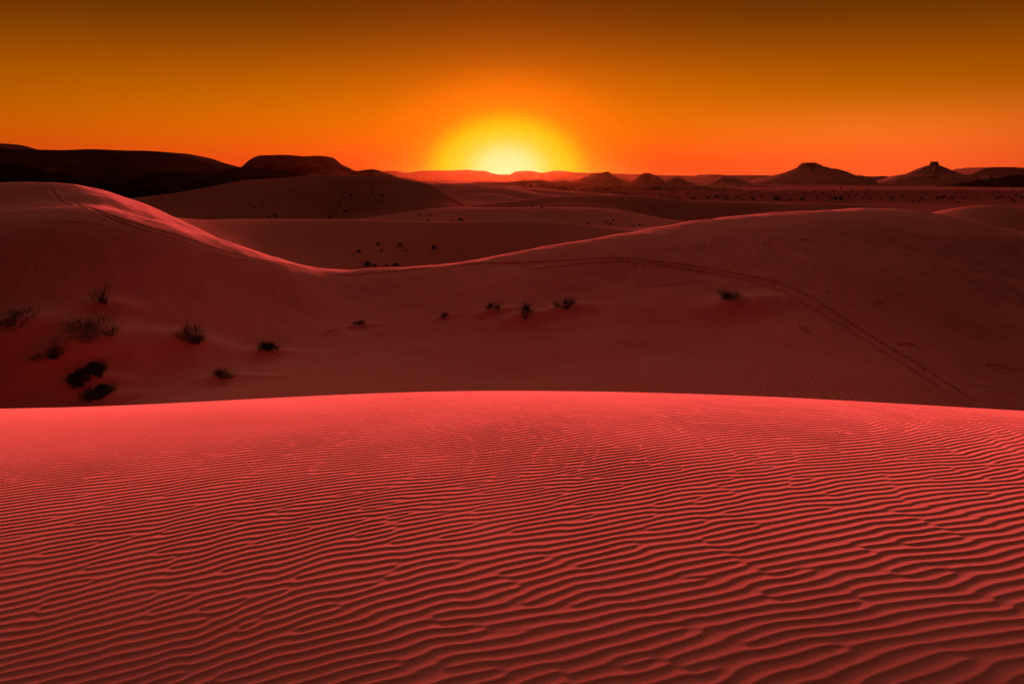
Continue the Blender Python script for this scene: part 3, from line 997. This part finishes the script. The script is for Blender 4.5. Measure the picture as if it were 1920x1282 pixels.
far_sets = [
    (dB, 62, 101, "dark shrub on the shaded wall of the sand bowl behind the saddle", "shrubs in the sand bowl behind the saddle",
     [(690, 497, 24), (703, 498, 14), (742, 497, 20), (672, 472, 13), (708, 458, 12), (714, 470, 11), (750, 459, 13), (760, 470, 8), (815, 465, 18), (661, 478, 7), (724, 499, 12)]),
    (dC, 100, 175, "small dark shrub in the group at the lower left of the long dark dune", "left group of shrubs on the long dark dune",
     [(450.5, 388, 6), (468, 383, 8), (476, 389, 8), (492, 382, 8), (505, 374, 8), (530, 375, 5), (518, 387, 6), (503, 395, 5), (466, 393, 5), (440, 402, 5), (424, 405.5, 5), (457.5, 406, 7), (516, 403, 9), (503.6, 407, 9), (518.6, 407, 9), (510, 405, 5)]),
    (dC, 100, 175, "small dark shrub on the face of the long dark dune below its top", "right group of shrubs on the long dark dune",
     [(635.5, 357, 7), (647, 361, 6), (658.5, 365.7, 10), (670, 357, 4), (641, 367.5, 6), (634, 376.6, 6), (636, 383, 7), (621, 391, 6), (619.6, 396, 6), (611, 402, 5), (620.5, 406.5, 10), (630, 401, 6), (625, 386, 4), (633, 394, 4),
      (649.7, 396, 11), (699, 361, 9), (716, 366.5, 9), (700, 352, 6), (711.6, 377.5, 5), (700, 391, 5), (715, 408.7, 11), (734, 402, 5), (672, 364, 4), (692, 371, 4)]),
    (dD, 96, 140, "little dark shrub on the low flats behind the bowl crest", "shrubs on the low flats behind the bowl",
     [(786.7, 403, 8), (806.7, 404, 8), (803, 414, 8), (757.5, 413, 5), (863, 413, 14), (848, 415, 7), (733, 406, 5)]),
    (dD, 96, 140, "tiny dark shrub along the low curved dune crest under the sun", "shrubs along the low curved crest",
     [(957.5, 390, 5), (983, 390, 6), (996.7, 389.5, 7), (1016, 390, 7), (1043, 389.5, 5), (1030, 391, 5)]),
    (dD, 96, 140, "small dark shrub on the pale slope where the low crest meets the right dune", "shrubs on the pale slope left of the right dune",
     [(1103, 420, 9), (1135, 416.6, 8), (1150, 414, 7), (1142, 403, 5), (1162, 403, 5), (1145, 421, 10), (1172, 410, 5), (1188, 424, 9), (1198, 422.7, 9), (1130, 408, 4), (1156, 421, 7)]),
    (dG, 215, 340, "speck sized shrub in the dark hollow under the sun", "shrubs in the dark hollow under the sun",
     [(843, 381, 7), (836.7, 383, 7), (830, 378, 4), (850, 377, 4)]),
]
special = {(690, 497): "largest dark shrub, low in the sand bowl by the saddle edge", (815, 465): "mounded dark shrub standing apart at the right of the sand bowl",
           (658.5, 365.7): "larger dark shrub high on the long dark dune, below its flat top", (649.7, 396): "big dark shrub alone on the lower face of the long dark dune",
           (715, 408.7): "dark shrub just behind the crest of the bowl, at the foot of the long dune",
           (703, 498): "small dark shrub touching the largest shrub of the sand bowl", (742, 497): "dark shrub by the saddle edge, right of the largest bowl shrub",
           (724, 499): "low dark shrub between the two biggest shrubs at the saddle edge", (672, 472): "dark shrub on the left of the bowl, above the tiny leftmost one",
           (708, 458): "dark shrub highest up the bowl wall on the left", (714, 470): "small dark shrub right below the highest left shrub of the bowl",
           (750, 459): "dark shrub high on the bowl wall, right of the other high one", (760, 470): "tiny shrub below the right one of the two high bowl shrubs",
           (661, 478): "tiny dark shrub farthest left in the sand bowl",
           (786.7, 403): "left one of the two shrubs side by side on the low flats", (806.7, 404): "right one of the two shrubs side by side on the low flats",
           (803, 414): "shrub directly below the side by side pair, at the bowl crest", (757.5, 413): "small shrub at the bowl crest near the foot of the long dune",
           (848, 415): "small shrub beside the wide flat one at the bowl crest", (733, 406): "tiny shrub where the low flats meet the long dark dune",
           (957.5, 390): "leftmost tiny shrub on the low curved crest, under the sun", (983, 390): "second tiny shrub from the left on the low curved crest",
           (996.7, 389.5): "third shrub from the left on the low curved crest", (1016, 390): "shrub in the middle of the low curved crest, fourth from the left",
           (1030, 391): "small shrub second from the right on the low curved crest", (1043, 389.5): "rightmost tiny shrub on the low curved crest",
           (843, 381): "larger shrub of the hollow right of the long dark dune", (836.7, 383): "shrub lowest in the hollow right of the long dark dune",
           (830, 378): "tiny shrub at the left of the hollow, against the long dark dune", (850, 377): "tiny shrub at the right of the dark hollow",
           (1103, 420): "shrub farthest left on the pale slope, at the bowl crest", (1135, 416.6): "shrub left of centre in the pale slope cluster",
           (1150, 414): "shrub in the centre of the pale slope cluster", (1142, 403): "small shrub upper left on the pale slope",
           (1162, 403): "small shrub upper right on the pale slope", (1145, 421): "biggest dark shrub low in the pale slope cluster",
           (1172, 410): "small shrub on the right side of the pale slope cluster", (1188, 424): "left one of the last pair of shrubs beside the right dune",
           (1198, 422.7): "right one of the last pair of shrubs, touching the right dune", (1130, 408): "tiny shrub on the left side of the pale slope",
           (1156, 421): "shrub just right of the biggest one on the pale slope",
           (505, 374): "topmost shrub of the left group on the long dark dune", (530, 375): "rightmost small shrub of the upper left group on the long dark dune",
           (424, 405.5): "leftmost tiny shrub of the left group, at the bowl crest", (516, 403): "biggest bushy shrub of the left group, just above the bowl crest",
           (699, 361): "dark shrub near the top right of the long dark dune", (716, 366.5): "dark shrub farthest right on the upper face of the long dark dune",
           (700, 352): "small shrub nearest the skyline of the long dark dune", (620.5, 406.5): "wide dark shrub at the foot of the long dune, left of the lone big one", (863, 413): "wide flat dark shrub peeping over the bowl crest in the centre"}
rr = random.Random(9)
k = 0
for fz, y0, y1, lb, gp, lst in far_sets:
    for (c, r, wpx) in lst:
        x, y, z = hit(fz, c, r, y0, y1)
        wm = max(wpx / F * y, 0.35)
        o = place(protos, k, (x, y, z - 0.05), wm * 0.9, wm * rr.uniform(.4, .65), 0, special.get((c, r), lb), "shrub", gp)
        settle(o, fz, x, y, rr.uniform(0, 6.28))
        k += 1


# trees on the plain: trunk and crown
def tree_proto(seed, wid, hgt, tall):
    o = empty("desert_tree", (0, 0, 0))
    r = np.random.RandomState(seed)
    ps = [tube([(0, 0, -.1), (r.normal() * .04, 0, hgt * .2), (r.normal() * .08, r.normal() * .05, hgt * .42)], .035 * hgt, .022 * hgt, 7)]
    for j in range(6):
        a = 2 * math.pi * j / 6 + r.uniform(-.4, .4)
        e = (math.cos(a) * wid * .34, math.sin(a) * wid * .34, hgt * r.uniform(.6, .8))
        ps.append(tube([(0, 0, hgt * .34), (e[0] * .5, e[1] * .5, hgt * .52), e], .018 * hgt, .005 * hgt, 5))
    child("trunk", join(ps), m_bark, o, True)
    V, Q = leafball(seed + 1, 900, wid, hgt * (.75 if tall else .62), .055, 9)
    V[:, 2] += hgt * (.25 if tall else .34)
    child("crown", (V, Q), m_bush, o)
    return [o, False]


tprotos = [tree_proto(601, 1.0, 1.0, True), tree_proto(611, 1.35, 1.0, False), tree_proto(621, 1.15, .9, False), tree_proto(631, 1.5, .95, False)]
prom = [  # col, base row, height px, form
    (1364, 378.5, 13, 0, "tallest slim dark tree at the near edge of the plain, below the little pointed hill"), (1328, 375, 8, 2, "short dark tree a little left of the tallest tree on the plain"), (1342, 374, 8, 1, "small round tree close beside the tallest tree, on its left"), (1380, 374, 7, 1, "small dark tree just right of the tallest tree on the plain"),
    (1412, 378, 9, 0, "slim dark tree between the tallest tree and the largest tree on the plain"),
    (1459, 381.5, 13, 1, "largest and widest dark tree on the plain, just over the dune edge"), (1480, 379, 9, 2, "leaning dark tree next to the largest tree on the plain"), (1502, 377, 7, 0, "slim small tree second to the right of the largest tree on the plain"),
    (1567, 378, 9, 1, "broad dark tree left of a slim one, below the broad butte"), (1578, 380, 13, 0, "slim tall dark tree below the right foot of the broad butte"), (1375, 379.5, 6, 2, "tiny tree at the foot of the tallest tree on the plain"), (1391, 378.5, 5, 1, "tiny dark tree nearest the dune edge right of the tallest tree"),
    (1672, 376, 9, 3, "wide flat dark tree alone in the band below the gap between the buttes"), (1692, 372, 7, 0, "slim small tree under the left foot of the pillar butte"), (1711, 382, 7, 2, "dark tree nearest the dune crest below the pillar butte"),
    (1727, 376, 7, 1, "dark tree below the left flank of the pillar butte"), (1723, 380, 6, 2, "low dark tree just right of the one nearest the dune crest"), (1757, 376, 7, 1, "small dark tree straight below the square rock pillar"), (1768, 373, 7, 3, "flat small tree just right of straight below the rock pillar"), (1785, 376, 9, 2, "rounded dark tree below the right flank of the pillar butte"), (1798, 382, 6, 2, "low dark tree right where the pale edged crest begins"),
    (1877, 375, 9, 3, "dark bushy tree on the plain near the edge, above the pale edged dune crest"), (1904, 371, 7, 0, "slim tree above the tree closest to the right edge"), (1915, 376, 9, 1, "dark tree closest to the right edge of the photo on the plain"), (1902, 382, 6, 3, "flat low tree behind the peak of the pale edged crest"), (1577, 356, 5, 0, "lone tiny tree on the pale strip beyond the dark band"),
    (1041, 365.5, 6, 1, "leftmost small tree, at the left foot of the twin peaked hill"), (1050, 367, 6, 2, "small tree second from the left below the twin peaked hill"), (1098, 367, 6, 0, "slim small tree below the left slope of the twin peaked hill"), (1058, 366, 5, 1, "tiny tree third from the left below the twin peaked hill"), (1118, 367, 5, 1, "small tree straight below the summits of the twin peaked hill"), (1075, 366, 4, 2, "tiny bushy tree between the left trees under the twin peaked hill"), (1255, 373, 6, 1, "small tree below the rounded cone right of the flat capped cone"), (1299, 377, 8, 1, "dark round tree left of the little pointed hill, by the dune edge"), (1272, 375, 6, 2, "small bushy tree on the dune edge below the rounded cone"), (1240, 369, 5, 0, "slim tiny tree below the flat capped cone")]
GT = "small trees scattered over the far plain"
k = 0


def plant_tree(c, r, hpx, form, lb):
    global k
    y = CZ / ((r - H0) / F)
    x = (c - 960) / F * y
    z = float(plain_h(np.array([x]), np.array([y]))[0])
    y = (CZ - z) / ((r - H0) / F)
    x = (c - 960) / F * y
    z = float(plain_h(np.array([x]), np.array([y]))[0])
    hm = hpx / F * y
    place(tprotos, form, (x, y, z), hm * rr.uniform(.85, 1.2), hm, rr.uniform(0, 6.28), lb, "tree", GT)


for c, r, h_, f_, lb in prom:
    plant_tree(c, r, h_, f_, lb or "dark little tree on the near half of the dark plain")
for i in range(225):
    while True:
        c = rr.uniform(1215, 1960)
        r = 356.5 + 22 * rr.random() ** 1.4
        if rr.random() < (1.0 if c < 1650 else 0.55) and r < 360 + (c - 1215) * 0.10:
            break
    plant_tree(c, r, rr.uniform(1.8, 4.6) * (0.7 + (r - 356) / 30), rr.randrange(4), "tiny dark tree dotted over the dark band of the plain")
for i in range(14):
    plant_tree(rr.uniform(1040, 1225), rr.uniform(357, 364), rr.uniform(2, 3.5), rr.randrange(4), "tiny dark tree on the plain under the twin peaked hill")

# ---------------------------------------------------------------- haze over the whole place
HZ = [(-21000, 21000), (-2100, 16500), (-3.0, 130.0)]
V = np.array([(x, y, z) for x in HZ[0] for y in HZ[1] for z in HZ[2]], float)
Q = np.array([(0, 1, 3, 2), (4, 6, 7, 5), (0, 4, 5, 1), (2, 3, 7, 6), (0, 2, 6, 4), (1, 5, 7, 3)])
hm_ = bpy.data.materials.new("haze_air")
hm_.use_nodes = True
hm_.node_tree.nodes.clear()
ho = hm_.node_tree.nodes.new('ShaderNodeOutputMaterial')
hv = hm_.node_tree.nodes.new('ShaderNodeVolumePrincipled')
hv.inputs['Color'].default_value = (0.9, 0.30, 0.07, 1)
hv.inputs['Density'].default_value = 0.21e-5
hv.inputs['Anisotropy'].default_value = 0.90
hm_.node_tree.links.new(hv.outputs[0], ho.inputs['Volume'])
haze = link(bpy.data.objects.new("haze", mesh_from("haze", V, Q, hm_, False)))
haze['kind'] = 'stuff'
haze['label'] = "thin warm haze lying over the desert"
